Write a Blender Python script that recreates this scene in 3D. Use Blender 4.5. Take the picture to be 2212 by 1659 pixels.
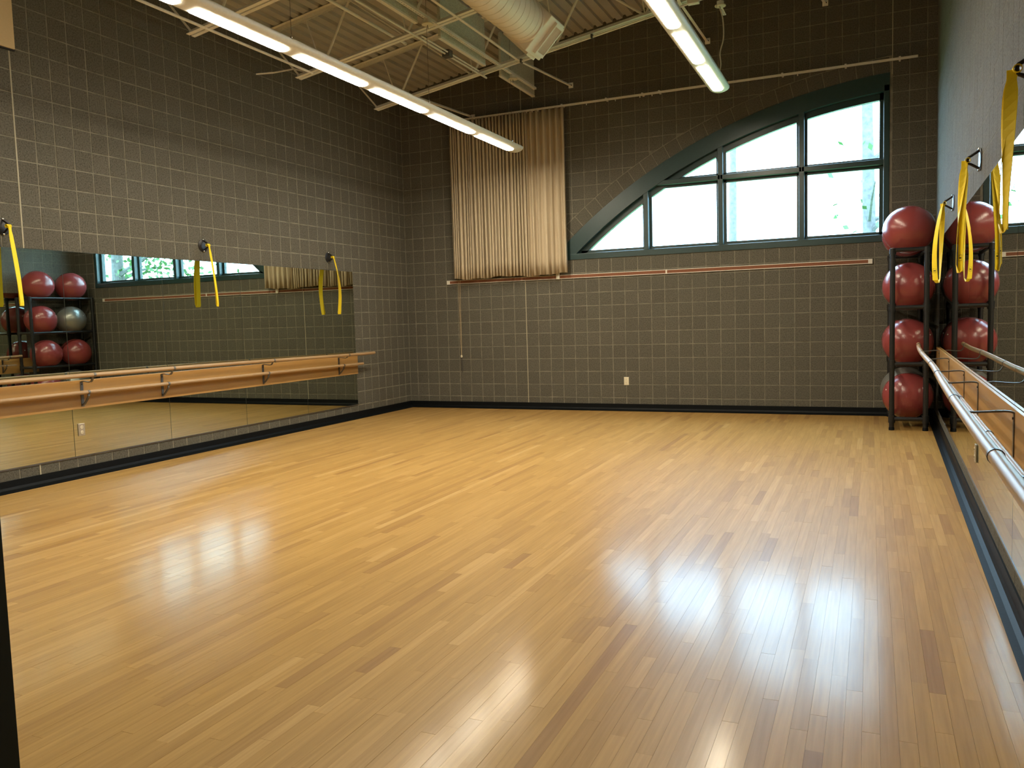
import bpy, bmesh, math, random
from mathutils import Vector, Matrix
random.seed(7)
S = bpy.context.scene
COL = S.collection
for o in list(bpy.data.objects): bpy.data.objects.remove(o)

# ------------------------------------------------------------------ camera
CAM = Vector((7.2305, -12.0987, 1.4464)); YAW, PITCH, ROLL, FPX = 0.4152, -0.0789, -0.0294, 1766.4
def cam_axes():
    f = Vector((-math.sin(YAW)*math.cos(PITCH), math.cos(YAW)*math.cos(PITCH), math.sin(PITCH)))
    r = Vector((math.cos(YAW), math.sin(YAW), 0)); u = r.cross(f)
    return (math.cos(ROLL)*r + math.sin(ROLL)*u, -math.sin(ROLL)*r + math.cos(ROLL)*u, f)
CR, CU, CF = cam_axes()
cd = bpy.data.cameras.new('camera'); cam = bpy.data.objects.new('camera', cd); COL.objects.link(cam)
m = Matrix((CR, CU, -CF)).transposed().to_4x4(); m.translation = CAM; cam.matrix_world = m
cd.sensor_fit = 'HORIZONTAL'; cd.sensor_width = 36.0; cd.lens = FPX*36/2212; cd.clip_start = 0.02; cd.clip_end = 300
S.camera = cam
def px_of(p):
    d = Vector(p) - CAM; z = d.dot(CF)
    if z < 0.1: return None
    return (1106 + FPX*d.dot(CR)/z, 829.5 - FPX*d.dot(CU)/z)
def px_area(corners):
    q = [px_of(c) for c in corners]
    if any(a is None for a in q): return 0
    cx = sum(a[0] for a in q)/len(q); cy = sum(a[1] for a in q)/len(q)
    if not (-10 < cx < 2222 and -10 < cy < 1669): return 0
    return abs(sum(q[i][0]*q[(i+1) % len(q)][1] - q[(i+1) % len(q)][0]*q[i][1] for i in range(len(q))))/2

# ------------------------------------------------------------------ world, exposure
W = bpy.data.worlds.new('world'); S.world = W; W.use_nodes = True
bg = W.node_tree.nodes['Background']; bg.inputs[0].default_value = (0.46, 0.73, 1.0, 1); bg.inputs[1].default_value = 22.0
S.view_settings.view_transform = 'Standard'; S.view_settings.look = 'None'
S.view_settings.exposure = 0.14; S.view_settings.gamma = 1.0; S.view_settings.use_curve_mapping = False
LAMP = 100.0                      # radiance of the tube lenses
LAMP_COL = (1.0, 0.88, 0.67)

# ------------------------------------------------------------------ dimensions
P = 0.2032                       # block module
Z0 = 0.2                         # first bed joint
JX0 = 0.738*P                    # first head joint on the back wall
LEN = 11.6                       # room length
RW0, RWK = 7.99, 0.0165          # right wall: X = RW0 + RWK*Y
ZTOP = 6.75
def chord(x): return 4.48 + 0.159*x
def deckz(x): return 5.21 + 0.159*x
ARC = (7.892, -2.858); AR = 7.40
SILL, JAMB = 2.335, 7.436
def arcz(x, r=AR): return ARC[1] + math.sqrt(max(0, r*r - (x-ARC[0])**2))

# ------------------------------------------------------------------ materials
def mat(name):
    M = bpy.data.materials.new(name); M.use_nodes = True
    return M, M.node_tree.nodes, M.node_tree.links, M.node_tree.nodes['Principled BSDF']
def plain(name, col, rough=0.5, metal=0.0, bump=0.0, scale=40, spec=None, vary=0.0, coat=0.0):
    M, n, l, b = mat(name)
    b.inputs['Base Color'].default_value = (*col, 1); b.inputs['Roughness'].default_value = rough; b.inputs['Metallic'].default_value = metal
    if spec is not None: b.inputs['Specular IOR Level'].default_value = spec
    if coat: b.inputs['Coat Weight'].default_value = coat
    g = n.new('ShaderNodeNewGeometry'); t = n.new('ShaderNodeTexNoise'); t.inputs['Scale'].default_value = scale; t.inputs['Detail'].default_value = 4
    l.new(g.outputs['Position'], t.inputs['Vector'])
    if bump:
        bp = n.new('ShaderNodeBump'); bp.inputs['Strength'].default_value = bump; bp.inputs['Distance'].default_value = 0.01
        l.new(t.outputs['Fac'], bp.inputs['Height']); l.new(bp.outputs['Normal'], b.inputs['Normal'])
    v = max(vary, 0.04)
    r = n.new('ShaderNodeValToRGB'); r.color_ramp.elements[0].position = .3; r.color_ramp.elements[1].position = .7
    r.color_ramp.elements[0].color = (*[c*(1-v) for c in col], 1); r.color_ramp.elements[1].color = (*[min(1, c*(1+v)) for c in col], 1)
    l.new(t.outputs['Fac'], r.inputs['Fac']); l.new(r.outputs['Color'], b.inputs['Base Color'])
    return M
def rand_value(n, l):
    """one random number per object and per island"""
    g = n.new('ShaderNodeNewGeometry'); oi = n.new('ShaderNodeObjectInfo')
    a = n.new('ShaderNodeMath'); a.operation = 'ADD'; l.new(g.outputs['Random Per Island'], a.inputs[0]); l.new(oi.outputs['Random'], a.inputs[1])
    f = n.new('ShaderNodeMath'); f.operation = 'FRACT'; l.new(a.outputs[0], f.inputs[0])
    return f.outputs[0], g
def cmu_mat(name, col, vary, bump):
    M, n, l, b = mat(name); b.inputs['Roughness'].default_value = 0.9; b.inputs['Specular IOR Level'].default_value = 0.15
    rv, g = rand_value(n, l)
    t = n.new('ShaderNodeTexNoise'); t.inputs['Scale'].default_value = 75; t.inputs['Detail'].default_value = 6; t.inputs['Roughness'].default_value = .75
    l.new(g.outputs['Position'], t.inputs['Vector'])
    r = n.new('ShaderNodeValToRGB'); e = r.color_ramp.elements
    e[0].position = .34; e[0].color = (*[c*.30 for c in col], 1); e[1].position = .66; e[1].color = (*[c*1.45 for c in col], 1)
    k = e.new(.47); k.color = (*col, 1)
    l.new(t.outputs['Fac'], r.inputs['Fac'])
    hs = n.new('ShaderNodeMix'); hs.data_type = 'RGBA'; hs.blend_type = 'MULTIPLY'; hs.inputs[0].default_value = 1
    cr = n.new('ShaderNodeValToRGB'); c2 = cr.color_ramp.elements
    c2[0].color = (1-vary, 1-vary*1.1, 1-vary*1.2, 1); c2[1].color = (1+vary, 1+vary*.85, 1+vary*.7, 1)
    q = c2.new(.5); q.color = (1.0-vary*.1, 1.0+vary*.1, 1.0-vary*.1, 1)
    l.new(rv, cr.inputs['Fac']); l.new(r.outputs['Color'], hs.inputs[6]); l.new(cr.outputs['Color'], hs.inputs[7]); l.new(hs.outputs[2], b.inputs['Base Color'])
    bp = n.new('ShaderNodeBump'); bp.inputs['Strength'].default_value = bump; bp.inputs['Distance'].default_value = 0.006
    l.new(t.outputs['Fac'], bp.inputs['Height']); l.new(bp.outputs['Normal'], b.inputs['Normal'])
    return M
def floor_mat():
    M, n, l, b = mat('maple_floor')
    rv, g = rand_value(n, l)
    mp = n.new('ShaderNodeMapping'); mp.inputs['Scale'].default_value = (60, 2.2, 1)
    ad = n.new('ShaderNodeVectorMath'); ad.operation = 'ADD'
    cb = n.new('ShaderNodeCombineXYZ'); ml = n.new('ShaderNodeMath'); ml.operation = 'MULTIPLY'; ml.inputs[1].default_value = 37
    l.new(rv, ml.inputs[0]); l.new(ml.outputs[0], cb.inputs[1]); l.new(g.outputs['Position'], ad.inputs[0]); l.new(cb.outputs[0], ad.inputs[1]); l.new(ad.outputs[0], mp.inputs['Vector'])
    t = n.new('ShaderNodeTexNoise'); t.inputs['Scale'].default_value = 1; t.inputs['Detail'].default_value = 5; l.new(mp.outputs[0], t.inputs['Vector'])
    r = n.new('ShaderNodeValToRGB'); e = r.color_ramp.elements
    e[0].position = 0; e[0].color = (.33, .185, .064, 1); e[1].position = 1; e[1].color = (.52, .335, .128, 1)
    for pos, c in ((.06, (.385, .226, .072)), (.30, (.425, .257, .081)), (.65, (.445, .272, .087)), (.93, (.475, .293, .098))):
        k = e.new(pos); k.color = (*c, 1)
    l.new(rv, r.inputs['Fac'])
    gr = n.new('ShaderNodeValToRGB'); gr.color_ramp.elements[0].position = .3; gr.color_ramp.elements[0].color = (.86, .83, .79, 1); gr.color_ramp.elements[1].position = .7; gr.color_ramp.elements[1].color = (1.07, 1.07, 1.07, 1)
    l.new(t.outputs['Fac'], gr.inputs['Fac'])
    mx = n.new('ShaderNodeMix'); mx.data_type = 'RGBA'; mx.blend_type = 'MULTIPLY'; mx.inputs[0].default_value = 1
    l.new(r.outputs['Color'], mx.inputs[6]); l.new(gr.outputs['Color'], mx.inputs[7]); l.new(mx.outputs[2], b.inputs['Base Color'])
    b.inputs['Roughness'].default_value = .42; b.inputs['Specular IOR Level'].default_value = .12
    b.inputs['Coat Weight'].default_value = .30; b.inputs['Coat Roughness'].default_value = .15
    wv = n.new('ShaderNodeTexNoise'); wv.inputs['Scale'].default_value = 9; wv.inputs['Detail'].default_value = 3
    l.new(ad.outputs[0], wv.inputs['Vector'])
    bp = n.new('ShaderNodeBump'); bp.inputs['Strength'].default_value = .10; bp.inputs['Distance'].default_value = .004
    l.new(wv.outputs['Fac'], bp.inputs['Height']); l.new(bp.outputs['Normal'], b.inputs['Normal']); l.new(bp.outputs['Normal'], b.inputs['Coat Normal'])
    return M
def wood_mat(name, a, c, rough=.35, axis='Y'):
    M, n, l, b = mat(name); b.inputs['Roughness'].default_value = rough
    g = n.new('ShaderNodeNewGeometry'); mp = n.new('ShaderNodeMapping'); mp.inputs['Scale'].default_value = (20, 1.0, 20)
    l.new(g.outputs['Position'], mp.inputs['Vector'])
    t = n.new('ShaderNodeTexNoise'); t.inputs['Scale'].default_value = 1.2; t.inputs['Detail'].default_value = 6; l.new(mp.outputs[0], t.inputs['Vector'])
    r = n.new('ShaderNodeValToRGB'); r.color_ramp.elements[0].position = .3; r.color_ramp.elements[1].position = .7
    r.color_ramp.elements[0].color = (*a, 1); r.color_ramp.elements[1].color = (*c, 1)
    l.new(t.outputs['Fac'], r.inputs['Fac']); l.new(r.outputs['Color'], b.inputs['Base Color'])
    return M
def emit_mat(name, col, st):
    M, n, l, b = mat(name); b.inputs['Base Color'].default_value = (.8, .8, .8, 1)
    b.inputs['Emission Color'].default_value = (*col, 1); b.inputs['Emission Strength'].default_value = st
    return M
def glass_mat():
    M = bpy.data.materials.new('window_glass'); M.use_nodes = True; n = M.node_tree.nodes; l = M.node_tree.links; n.clear()
    o = n.new('ShaderNodeOutputMaterial'); mx = n.new('ShaderNodeMixShader'); tr = n.new('ShaderNodeBsdfTransparent'); gl = n.new('ShaderNodeBsdfGlossy')
    tr.inputs[0].default_value = (.90, .97, .96, 1); gl.inputs['Roughness'].default_value = .01
    lw = n.new('ShaderNodeLayerWeight'); pw = n.new('ShaderNodeMath'); pw.operation = 'POWER'; pw.inputs[1].default_value = 5
    l.new(lw.outputs['Facing'], pw.inputs[0])
    fr = n.new('ShaderNodeMath'); fr.operation = 'MULTIPLY_ADD'; fr.inputs[1].default_value = .9; fr.inputs[2].default_value = .05
    l.new(pw.outputs[0], fr.inputs[0]); l.new(fr.outputs[0], mx.inputs[0]); l.new(tr.outputs[0], mx.inputs[1]); l.new(gl.outputs[0], mx.inputs[2]); l.new(mx.outputs[0], o.inputs[0])
    return M
def mirror_mat():
    M, n, l, b = mat('mirror_glass')
    b.inputs['Base Color'].default_value = (.57, .62, .54, 1); b.inputs['Metallic'].default_value = 1; b.inputs['Roughness'].default_value = .008
    g = n.new('ShaderNodeNewGeometry'); t = n.new('ShaderNodeTexNoise'); t.inputs['Scale'].default_value = 1.3; t.inputs['Detail'].default_value = 0
    l.new(g.outputs['Position'], t.inputs['Vector'])
    bp = n.new('ShaderNodeBump'); bp.inputs['Strength'].default_value = .012; bp.inputs['Distance'].default_value = .02
    l.new(t.outputs['Fac'], bp.inputs['Height']); l.new(bp.outputs['Normal'], b.inputs['Normal'])
    return M
def ball_mat(name, col, metal, rough):
    M, n, l, b = mat(name); b.inputs['Base Color'].default_value = (*col, 1); b.inputs['Metallic'].default_value = metal; b.inputs['Roughness'].default_value = rough
    b.inputs['Coat Weight'].default_value = .25; b.inputs['Coat Roughness'].default_value = .2
    tc = n.new('ShaderNodeTexCoord'); w = n.new('ShaderNodeTexWave'); w.bands_direction = 'X'; w.inputs['Scale'].default_value = 38
    l.new(tc.outputs['Object'], w.inputs['Vector'])
    bp = n.new('ShaderNodeBump'); bp.inputs['Strength'].default_value = .05; bp.inputs['Distance'].default_value = .004
    l.new(w.outputs['Fac'], bp.inputs['Height']); l.new(bp.outputs['Normal'], b.inputs['Normal'])
    return M

MT = {}
MT['cmu'] = cmu_mat('split_face_block', (.102, .096, .078), .055, .55)
MT['mortar'] = plain('mortar', (.200, .185, .145), .95, bump=.15, scale=9, spec=.1, vary=.28)
MT['caulk'] = plain('joint_sealant', (.36, .325, .235), .7, vary=.05)
MT['floor'] = floor_mat()
MT['subfloor'] = plain('subfloor_wood', (.34, .21, .08), .6)
MT['rubber'] = plain('black_rubber_base', (.004, .005, .006), .5, spec=.12, bump=.05, scale=30)
MT['green'] = plain('dark_green_window_paint', (.017, .044, .045), .35, bump=.04, scale=50, vary=.08)
MT['doorpaint'] = plain('door_frame_paint', (.008, .014, .014), .5)
MT['glass'] = glass_mat()
MT['mirror'] = mirror_mat()
MT['mirror_edge'] = plain('mirror_edge', (.10, .11, .09), .4, .5)
MT['board'] = wood_mat('maple_ply', (.345, .19, .058), (.41, .235, .078), .38)
MT['bar'] = wood_mat('maple_bar', (.33, .205, .098), (.40, .265, .14), .4)
MT['steel'] = plain('grey_bracket_steel', (.16, .155, .15), .42, .85, vary=.1)
MT['chrome'] = plain('chrome', (.75, .75, .75), .12, 1)
MT['dark_steel'] = plain('dark_steel', (.035, .032, .032), .4, .6)
MT['yellow'] = plain('yellow_webbing', (.86, .65, .008), .6, bump=.1, scale=400)
MT['print'] = plain('black_print', (.012, .012, .012), .7)
MT['white'] = plain('white_ceiling_paint', (.80, .78, .70), .5, vary=.05)
MT['deck'] = plain('grey_primed_deck', (.46, .445, .41), .6, vary=.06, scale=3)
MT['fixture'] = plain('fixture_enamel', (.72, .71, .65), .45)
MT['lens'] = emit_mat('lamp_lens', LAMP_COL, LAMP)
MT['duct'] = plain('duct_paint', (.66, .62, .53), .42, vary=.03, scale=4)
MT['baffle'] = plain('grey_fabric_baffle', (.58, .60, .50), .95, bump=.3, scale=150, vary=.35)
MT['curtain'] = plain('beige_curtain_cloth', (.50, .42, .30), .9, bump=.15, scale=260, spec=.1, vary=.06)
MT['alum'] = plain('aluminium', (.72, .69, .61), .45, .15)
MT['cork'] = plain('brown_cork', (.20, .075, .035), .85, vary=.2, scale=120)
MT['cream'] = plain('cream_plastic', (.72, .66, .50), .4)
MT['ss'] = plain('stainless_plate', (.50, .46, .38), .35, .7)
MT['slot'] = plain('socket_slot', (.05, .045, .04), .6)  # dark colour for the shade inside socket holes, also the tassel colour
MT['rack'] = plain('black_powder_coat', (.010, .011, .013), .38)
MT['ball_red'] = ball_mat('red_vinyl', (.25, .045, .045), .0, .27)
MT['ball_silver'] = ball_mat('silver_vinyl', (.26, .26, .24), .5, .33)
MT['plug'] = plain('valve_plug', (.7, .68, .6), .5)
MT['panel'] = plain('tan_wall_panel', (.62, .48, .28), .8, bump=.1, scale=200)
MT['cord'] = plain('white_cord', (.70, .66, .55), .6)
MT['bark'] = plain('tree_bark', (.10, .10, .095), .9, bump=.6, scale=12, vary=.3)
MT['leaf'] = plain('green_leaf', (.05, .13, .03), .6, vary=.3, scale=2)
MT['grass'] = plain('lawn', (.10, .18, .05), .9, vary=.3, scale=5)
MT['plaster'] = plain('corridor_plaster', (.30, .27, .22), .9, bump=.1, scale=30)

# ------------------------------------------------------------------ mesh helpers
class MB:
    def __init__(s): s.v = []; s.f = []
    def add(s, vs, fs):
        k = len(s.v); s.v += [tuple(a) for a in vs]; s.f += [tuple(i+k for i in f) for f in fs]; return s
    def box(s, x0, x1, y0, y1, z0, z1):
        return s.add([(x0,y0,z0),(x1,y0,z0),(x1,y1,z0),(x0,y1,z0),(x0,y0,z1),(x1,y0,z1),(x1,y1,z1),(x0,y1,z1)],
                     [(0,3,2,1),(4,5,6,7),(0,1,5,4),(1,2,6,5),(2,3,7,6),(3,0,4,7)])
    def hexa(s, a, b):
        """two matching quads joined"""
        return s.add(list(a)+list(b), [(3,2,1,0),(4,5,6,7),(0,1,5,4),(1,2,6,5),(2,3,7,6),(3,0,4,7)])
    def prism(s, poly, y0, y1):
        """polygon in x,z extruded along y (poly counter-clockwise seen from -y)"""
        n = len(poly)
        return s.add([(x, y0, z) for x, z in poly]+[(x, y1, z) for x, z in poly],
                     [tuple(range(n)), tuple(range(2*n-1, n-1, -1))]+[((i+1) % n, i, n+i, n+(i+1) % n) for i in range(n)])
    def extrude(s, prof, a, b, ax, ay):
        """closed profile (u,v) along axes ax, ay from point a to b"""
        a, b, ax, ay = Vector(a), Vector(b), Vector(ax), Vector(ay); n = len(prof)
        return s.add([a+ax*u+ay*v for u, v in prof]+[b+ax*u+ay*v for u, v in prof],
                     [tuple(range(n-1, -1, -1)), tuple(range(n, 2*n))]+[(i, (i+1) % n, n+(i+1) % n, n+i) for i in range(n)])
    def tube(s, pts, r, n=10, cap=True):
        pts = [Vector(p) for p in pts]; k = len(s.v); prev = None
        rr = r if isinstance(r, (list, tuple)) else [r]*len(pts)
        for i, p in enumerate(pts):
            t = (pts[min(i+1, len(pts)-1)] - pts[max(i-1, 0)]).normalized()
            if prev is None:
                up = Vector((0,0,1)) if abs(t.z) < .9 else Vector((1,0,0)); a = t.cross(up).normalized()
            else:
                a = (prev - t*prev.dot(t)).normalized()
            prev = a; b = t.cross(a)
            for j in range(n):
                w = 2*math.pi*j/n; s.v.append(tuple(p + (a*math.cos(w)+b*math.sin(w))*rr[i]))
        m = len(pts)
        for i in range(m-1):
            for j in range(n):
                s.f.append((k+i*n+j, k+i*n+(j+1) % n, k+(i+1)*n+(j+1) % n, k+(i+1)*n+j))
        if cap:
            s.f.append(tuple(k+j for j in range(n-1, -1, -1))); s.f.append(tuple(k+(m-1)*n+j for j in range(n)))
        return s
    def lathe(s, c, prof, axis='z', n=24):
        c = Vector(c); k = len(s.v); m = len(prof)
        for r, h in prof:
            for j in range(n):
                w = 2*math.pi*j/n; a, b = r*math.cos(w), r*math.sin(w)
                d = {'z': (a, b, h), 'x': (h, a, b), 'y': (b, h, a)}[axis]; s.v.append(tuple(c+Vector(d)))
        for i in range(m-1):
            for j in range(n):
                s.f.append((k+i*n+j, k+i*n+(j+1) % n, k+(i+1)*n+(j+1) % n, k+(i+1)*n+j))
        s.f.append(tuple(k+j for j in range(n-1, -1, -1))); s.f.append(tuple(k+(m-1)*n+j for j in range(n)))
        return s
    def ribbon(s, pts, wid, th=.003):
        """flat strap: pts centre line, wid list of half-width vectors"""
        pts = [Vector(p) for p in pts]; wid = [Vector(w) for w in wid]; k = len(s.v); n = len(pts)
        for i, p in enumerate(pts):
            t = (pts[min(i+1, n-1)]-pts[max(i-1, 0)]).normalized(); nn = t.cross(wid[i]).normalized()*th/2
            for q in (p-wid[i]-nn, p+wid[i]-nn, p+wid[i]+nn, p-wid[i]+nn): s.v.append(tuple(q))
        for i in range(n-1):
            for j in range(4):
                s.f.append((k+i*4+j, k+i*4+(j+1) % 4, k+i*4+4+(j+1) % 4, k+i*4+4+j))
        s.f.append((k+3, k+2, k+1, k)); e = k+(n-1)*4; s.f.append((e, e+1, e+2, e+3))
        return s
    def mesh(s, name, smooth=False, material=None):
        me = bpy.data.meshes.new(name); me.from_pydata(s.v, [], s.f); me.update()
        bm = bmesh.new(); bm.from_mesh(me); bmesh.ops.recalc_face_normals(bm, faces=bm.faces); bm.to_mesh(me); bm.free()
        if smooth:
            me.polygons.foreach_set('use_smooth', [True]*len(me.polygons))
            if hasattr(me, 'set_sharp_from_angle'): me.set_sharp_from_angle(angle=math.radians(38))
        if material: me.materials.append(MT[material])
        return me
    def build(s, name, material, parent=None, smooth=False, bevel=0):
        o = bpy.data.objects.new(name, s.mesh(name, smooth, material)); COL.objects.link(o)
        if parent is not None: o.parent = parent
        if bevel:
            b = o.modifiers.new('bevel', 'BEVEL'); b.width = bevel; b.segments = 2; b.limit_method = 'ANGLE'; b.harden_normals = False
        return o
def link_mesh(name, me, parent, loc=(0,0,0), rot=(0,0,0), scale=(1,1,1)):
    o = bpy.data.objects.new(name, me); COL.objects.link(o); o.parent = parent; o.location = loc; o.rotation_euler = rot; o.scale = scale; return o
def tag(o, label=None, cat=None, group=None, kind=None):
    if label: o['label'] = label
    if cat: o['category'] = cat
    if group: o['group'] = group
    if kind: o['kind'] = kind
    return o
def thing(name, label, cat, loc=(0,0,0), rotz=0, group=None):
    o = bpy.data.objects.new(name, None); COL.objects.link(o); o.location = loc; o.rotation_euler = (0,0,rotz); o.empty_display_size = .1
    return tag(o, label, cat, group)
ORD = ['first', 'second', 'third', 'fourth', 'fifth', 'sixth', 'seventh', 'eighth', 'ninth', 'tenth']

# ------------------------------------------------------------------ floor
fl = tag(MB().box(-.2, 8.3, -LEN-.2, .2, -.12, -.012).build('floor', 'subfloor'), kind='structure')
PW = .0572; boards = []
i = 0; x = 0.0
while x < 8.0:
    y = -LEN-.15 - random.uniform(0, 1.0)
    while y < 0:
        L = random.choice([.3, .45, .6, .75, .9, 1.1, 1.3, 1.6])*random.uniform(.85, 1.15)
        y1 = min(y+L, .02); y0 = max(y, -LEN-.2)
        if y1-y0 > .05: boards.append((x, x+PW, y0, y1))
        y += L
    x += PW
rb = [(px_area([(a, c, 0), (b, c, 0), (b, d, 0), (a, d, 0)]), (a, b, c, d)) for a, b, c, d in boards]
rb.sort(key=lambda t: -t[0])
um = MB(); g = .04
um.add([(-.5,-.5,-1),(.5,-.5,-1),(.5,.5,-1),(-.5,.5,-1),(-.5,-.5,0),(.5,-.5,0),(.5,.5,0),(-.5,.5,0)], [(4,5,6,7),(0,1,5,4),(1,2,6,5),(2,3,7,6),(3,0,4,7)])
ume = um.mesh('plank', material='floor')
rest = MB()
for k, (ar, (a, b, c, d)) in enumerate(rb):
    hz = random.uniform(-.0003, .0003); gx = .0003
    if k < 300 and ar > 0:
        link_mesh('plank', ume, fl, ((a+b)/2, (c+d)/2, hz), scale=(b-a-2*gx, d-c-.0005, .014))
    else:
        rest.add([(a+gx,c,-.014),(b-gx,c,-.014),(b-gx,d-.0005,-.014),(a+gx,d-.0005,-.014),(a+gx,c,hz),(b-gx,c,hz),(b-gx,d-.0005,hz),(a+gx,d-.0005,hz)],
                 [(4,5,6,7),(0,1,5,4),(1,2,6,5),(2,3,7,6),(3,0,4,7)])
rp = rest.build('plank_field', 'floor', fl); rp['kind'] = 'stuff'

# ------------------------------------------------------------------ block walls
JG = .0050                       # half joint
def clip(poly, nx, nz, d):
    """keep the part of the polygon where nx*x+nz*z >= d"""
    out = []
    for i in range(len(poly)):
        a, b = poly[i], poly[(i+1) % len(poly)]
        da, db = nx*a[0]+nz*a[1]-d, nx*b[0]+nz*b[1]-d
        if da >= 0: out.append(a)
        if (da >= 0) != (db >= 0):
            t = da/(da-db); out.append((a[0]+t*(b[0]-a[0]), a[1]+t*(b[1]-a[1])))
    return out
def area(poly): return abs(sum(poly[i][0]*poly[(i+1) % len(poly)][1]-poly[(i+1) % len(poly)][0]*poly[i][1] for i in range(len(poly))))/2
def block_mesh(w, h, material):
    """chamfered block, front at local y=0, centre at origin"""
    c = .003; a, b = w/2, h/2
    s = MB().add([(-a+c,0,-b+c),(a-c,0,-b+c),(a-c,0,b-c),(-a+c,0,b-c),(-a,.004,-b),(a,.004,-b),(a,.004,b),(-a,.004,b),(-a,.03,-b),(a,.03,-b),(a,.03,b),(-a,.03,b)],
                 [(0,1,2,3),(0,4,5,1),(1,5,6,2),(2,6,7,3),(3,7,4,0),(4,8,9,5),(5,9,10,6),(6,10,11,7),(7,11,8,4)])
    return s.mesh('block', material=material)
BM = block_mesh(P-2*JG, P-2*JG, 'cmu')
# --- back wall: mortar core with the arched opening
wb = MB()
xs = [-.2, 2.62]; x = 2.62
while x < JAMB-.06: x += .06; xs.append(min(x, JAMB))
if xs[-1] < JAMB: xs.append(JAMB)
wb.box(-.2, 2.62, .0035, .22, -.1, ZTOP); wb.box(JAMB, 8.4, .0035, .22, -.1, ZTOP); wb.box(2.62, JAMB, .0035, .22, -.1, SILL)
for a, b in zip(xs[1:], xs[2:]):
    za, zb = arcz(a), arcz(b)
    wb.hexa([(a,.0035,max(za,SILL)),(b,.0035,max(zb,SILL)),(b,.0035,ZTOP),(a,.0035,ZTOP)], [(a,.22,max(za,SILL)),(b,.22,max(zb,SILL)),(b,.22,ZTOP),(a,.22,ZTOP)])
wall_back = tag(wb.build('wall_back', 'mortar'), kind='structure')
cells = []                       # (poly, full?)
def inside_opening(x, z): return x < JAMB and z > SILL and math.hypot(x-ARC[0], z-ARC[1]) < AR
xlines = [0, JX0]
while xlines[-1] < 8.0: xlines.append(xlines[-1]+P)
xlines[-1] = 8.02
RO = AR+.205
def rows_for(x):
    r = [0]; z = Z0
    while z < 6.5: r.append(z); z += P
    if x > 2.6:
        r = [q for q in r if not (2.05 < q < 2.40)] + [2.132, SILL]; r.sort()
    return r
for a, b in zip(xlines, xlines[1:]):
    rr = rows_for((a+b)/2)
    for lo, hi in zip(rr, rr[1:]):
        if lo > deckz(b)+.1: continue
        poly = [(a+JG, lo+JG), (b-JG, lo+JG), (b-JG, hi-JG), (a+JG, hi-JG)]
        cx, cz = (a+b)/2, (lo+hi)/2; full = abs(b-a-P) < .002 and abs(hi-lo-P) < .002
        if a < JAMB-.05 and hi > SILL+.01:
            dx, dz = cx-ARC[0], cz-ARC[1]; D = math.hypot(dx, dz)
            if D < RO+.16:
                nx, nz = dx/D, dz/D
                np_ = clip(poly, nx, nz, nx*ARC[0]+nz*ARC[1]+RO+JG)
                if len(np_) < 3 or area(np_) < .002: continue
                if area(np_) < area(poly)-1e-4: full = False; poly = np_
        cells.append((poly, full))
full_cells = [c for c in cells if c[1]]
full_cells.sort(key=lambda c: -px_area([(x, 0, z) for x, z in c[0]]) if not (.95 < c[0][0][0] < 2.8 and 2.1 < c[0][0][1] < 4.5) else 0)
stf = MB()
def put_prism(mb, poly, yo=0):
    n = len(poly); cx = sum(q[0] for q in poly)/n; cz = sum(q[1] for q in poly)/n
    inn = [(cx+(x-cx)*.965, cz+(z-cz)*.965) for x, z in poly]
    mb.add([(x, yo, z) for x, z in inn]+[(x, yo+.004, z) for x, z in poly]+[(x, yo+.03, z) for x, z in poly],
           [tuple(range(n))]+[(i, n+i, n+(i+1) % n, (i+1) % n) for i in range(n)]+[(n+i, 2*n+i, 2*n+(i+1) % n, n+(i+1) % n) for i in range(n)])
chosen = set(id(c) for c in full_cells[:300])
for c in cells:
    yo = random.uniform(-.0012, .0012)
    if id(c) in chosen:
        (x0, z0), (x1, z1) = c[0][0], c[0][2]
        link_mesh('block', BM, wall_back, ((x0+x1)/2, yo, (z0+z1)/2))
    else: put_prism(stf, c[0], yo)
stf.build('block_field', 'cmu', wall_back)['kind'] = 'stuff'
th = math.atan2(SILL-ARC[1], 2.62-ARC[0]); dth = .2032/AR          # voussoirs
ang = math.acos((JAMB-ARC[0])/(AR+.1))
while ang < th-.002:
    a0, a1 = ang+JG/AR, min(ang+dth, th)-JG/AR
    poly = [(ARC[0]+r*math.cos(t), ARC[1]+r*math.sin(t)) for r, t in ((AR+.003, a1), (AR+.003, a0), (AR+.2, a0), (AR+.2, a1))]
    poly = clip(poly, -1, 0, -JAMB+.004)
    if len(poly) > 2 and area(poly) > .004:
        s = MB(); put_prism(s, poly, random.uniform(-.001, .001)); s.build('arch_block', 'cmu', wall_back)
    ang += dth
def cj(x0, z0, z1): MB().box(x0-.006, x0+.006, -.0015, .02, z0, z1).build('control_joint', 'caulk', wall_back)
cj(JX0+10*P, 0, 2.05); cj(JX0+10*P, 2.11, 5.6); cj(JX0+36*P, 4.5, 6.4); cj(JX0+36*P, .1, 2.05)
# --- left wall
wall_left = tag(MB().box(-.22, -.0035, -LEN-.2, .25, -.1, ZTOP).build('wall_left', 'mortar'), kind='structure')
BL = block_mesh(P-2*JG, P-2*JG, 'cmu')
SL0 = .817*P; ys = [0, SL0]
while ys[-1] < LEN: ys.append(ys[-1]+P)
ys[-1] = LEN+.05
MIR_TOP, MIR_BOT = 2.236, .215
lc = []
zr = [0]; z = Z0
while z < 5.6: zr.append(z); z += P
for a, b in zip(ys, ys[1:]):
    for lo, hi in zip(zr, zr[1:]):
        if lo > 5.4: continue
        if a > 1.62 and lo > MIR_BOT+.01 and hi < MIR_TOP-.01: continue      # behind the mirrors
        lc.append((a, b, lo, hi, px_area([(0,-a,lo),(0,-b,lo),(0,-b,hi),(0,-a,hi)]) if abs(b-a-P) < .002 and abs(hi-lo-P) < .002 else 0))
lc.sort(key=lambda c: -c[4]); stf = MB()
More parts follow.
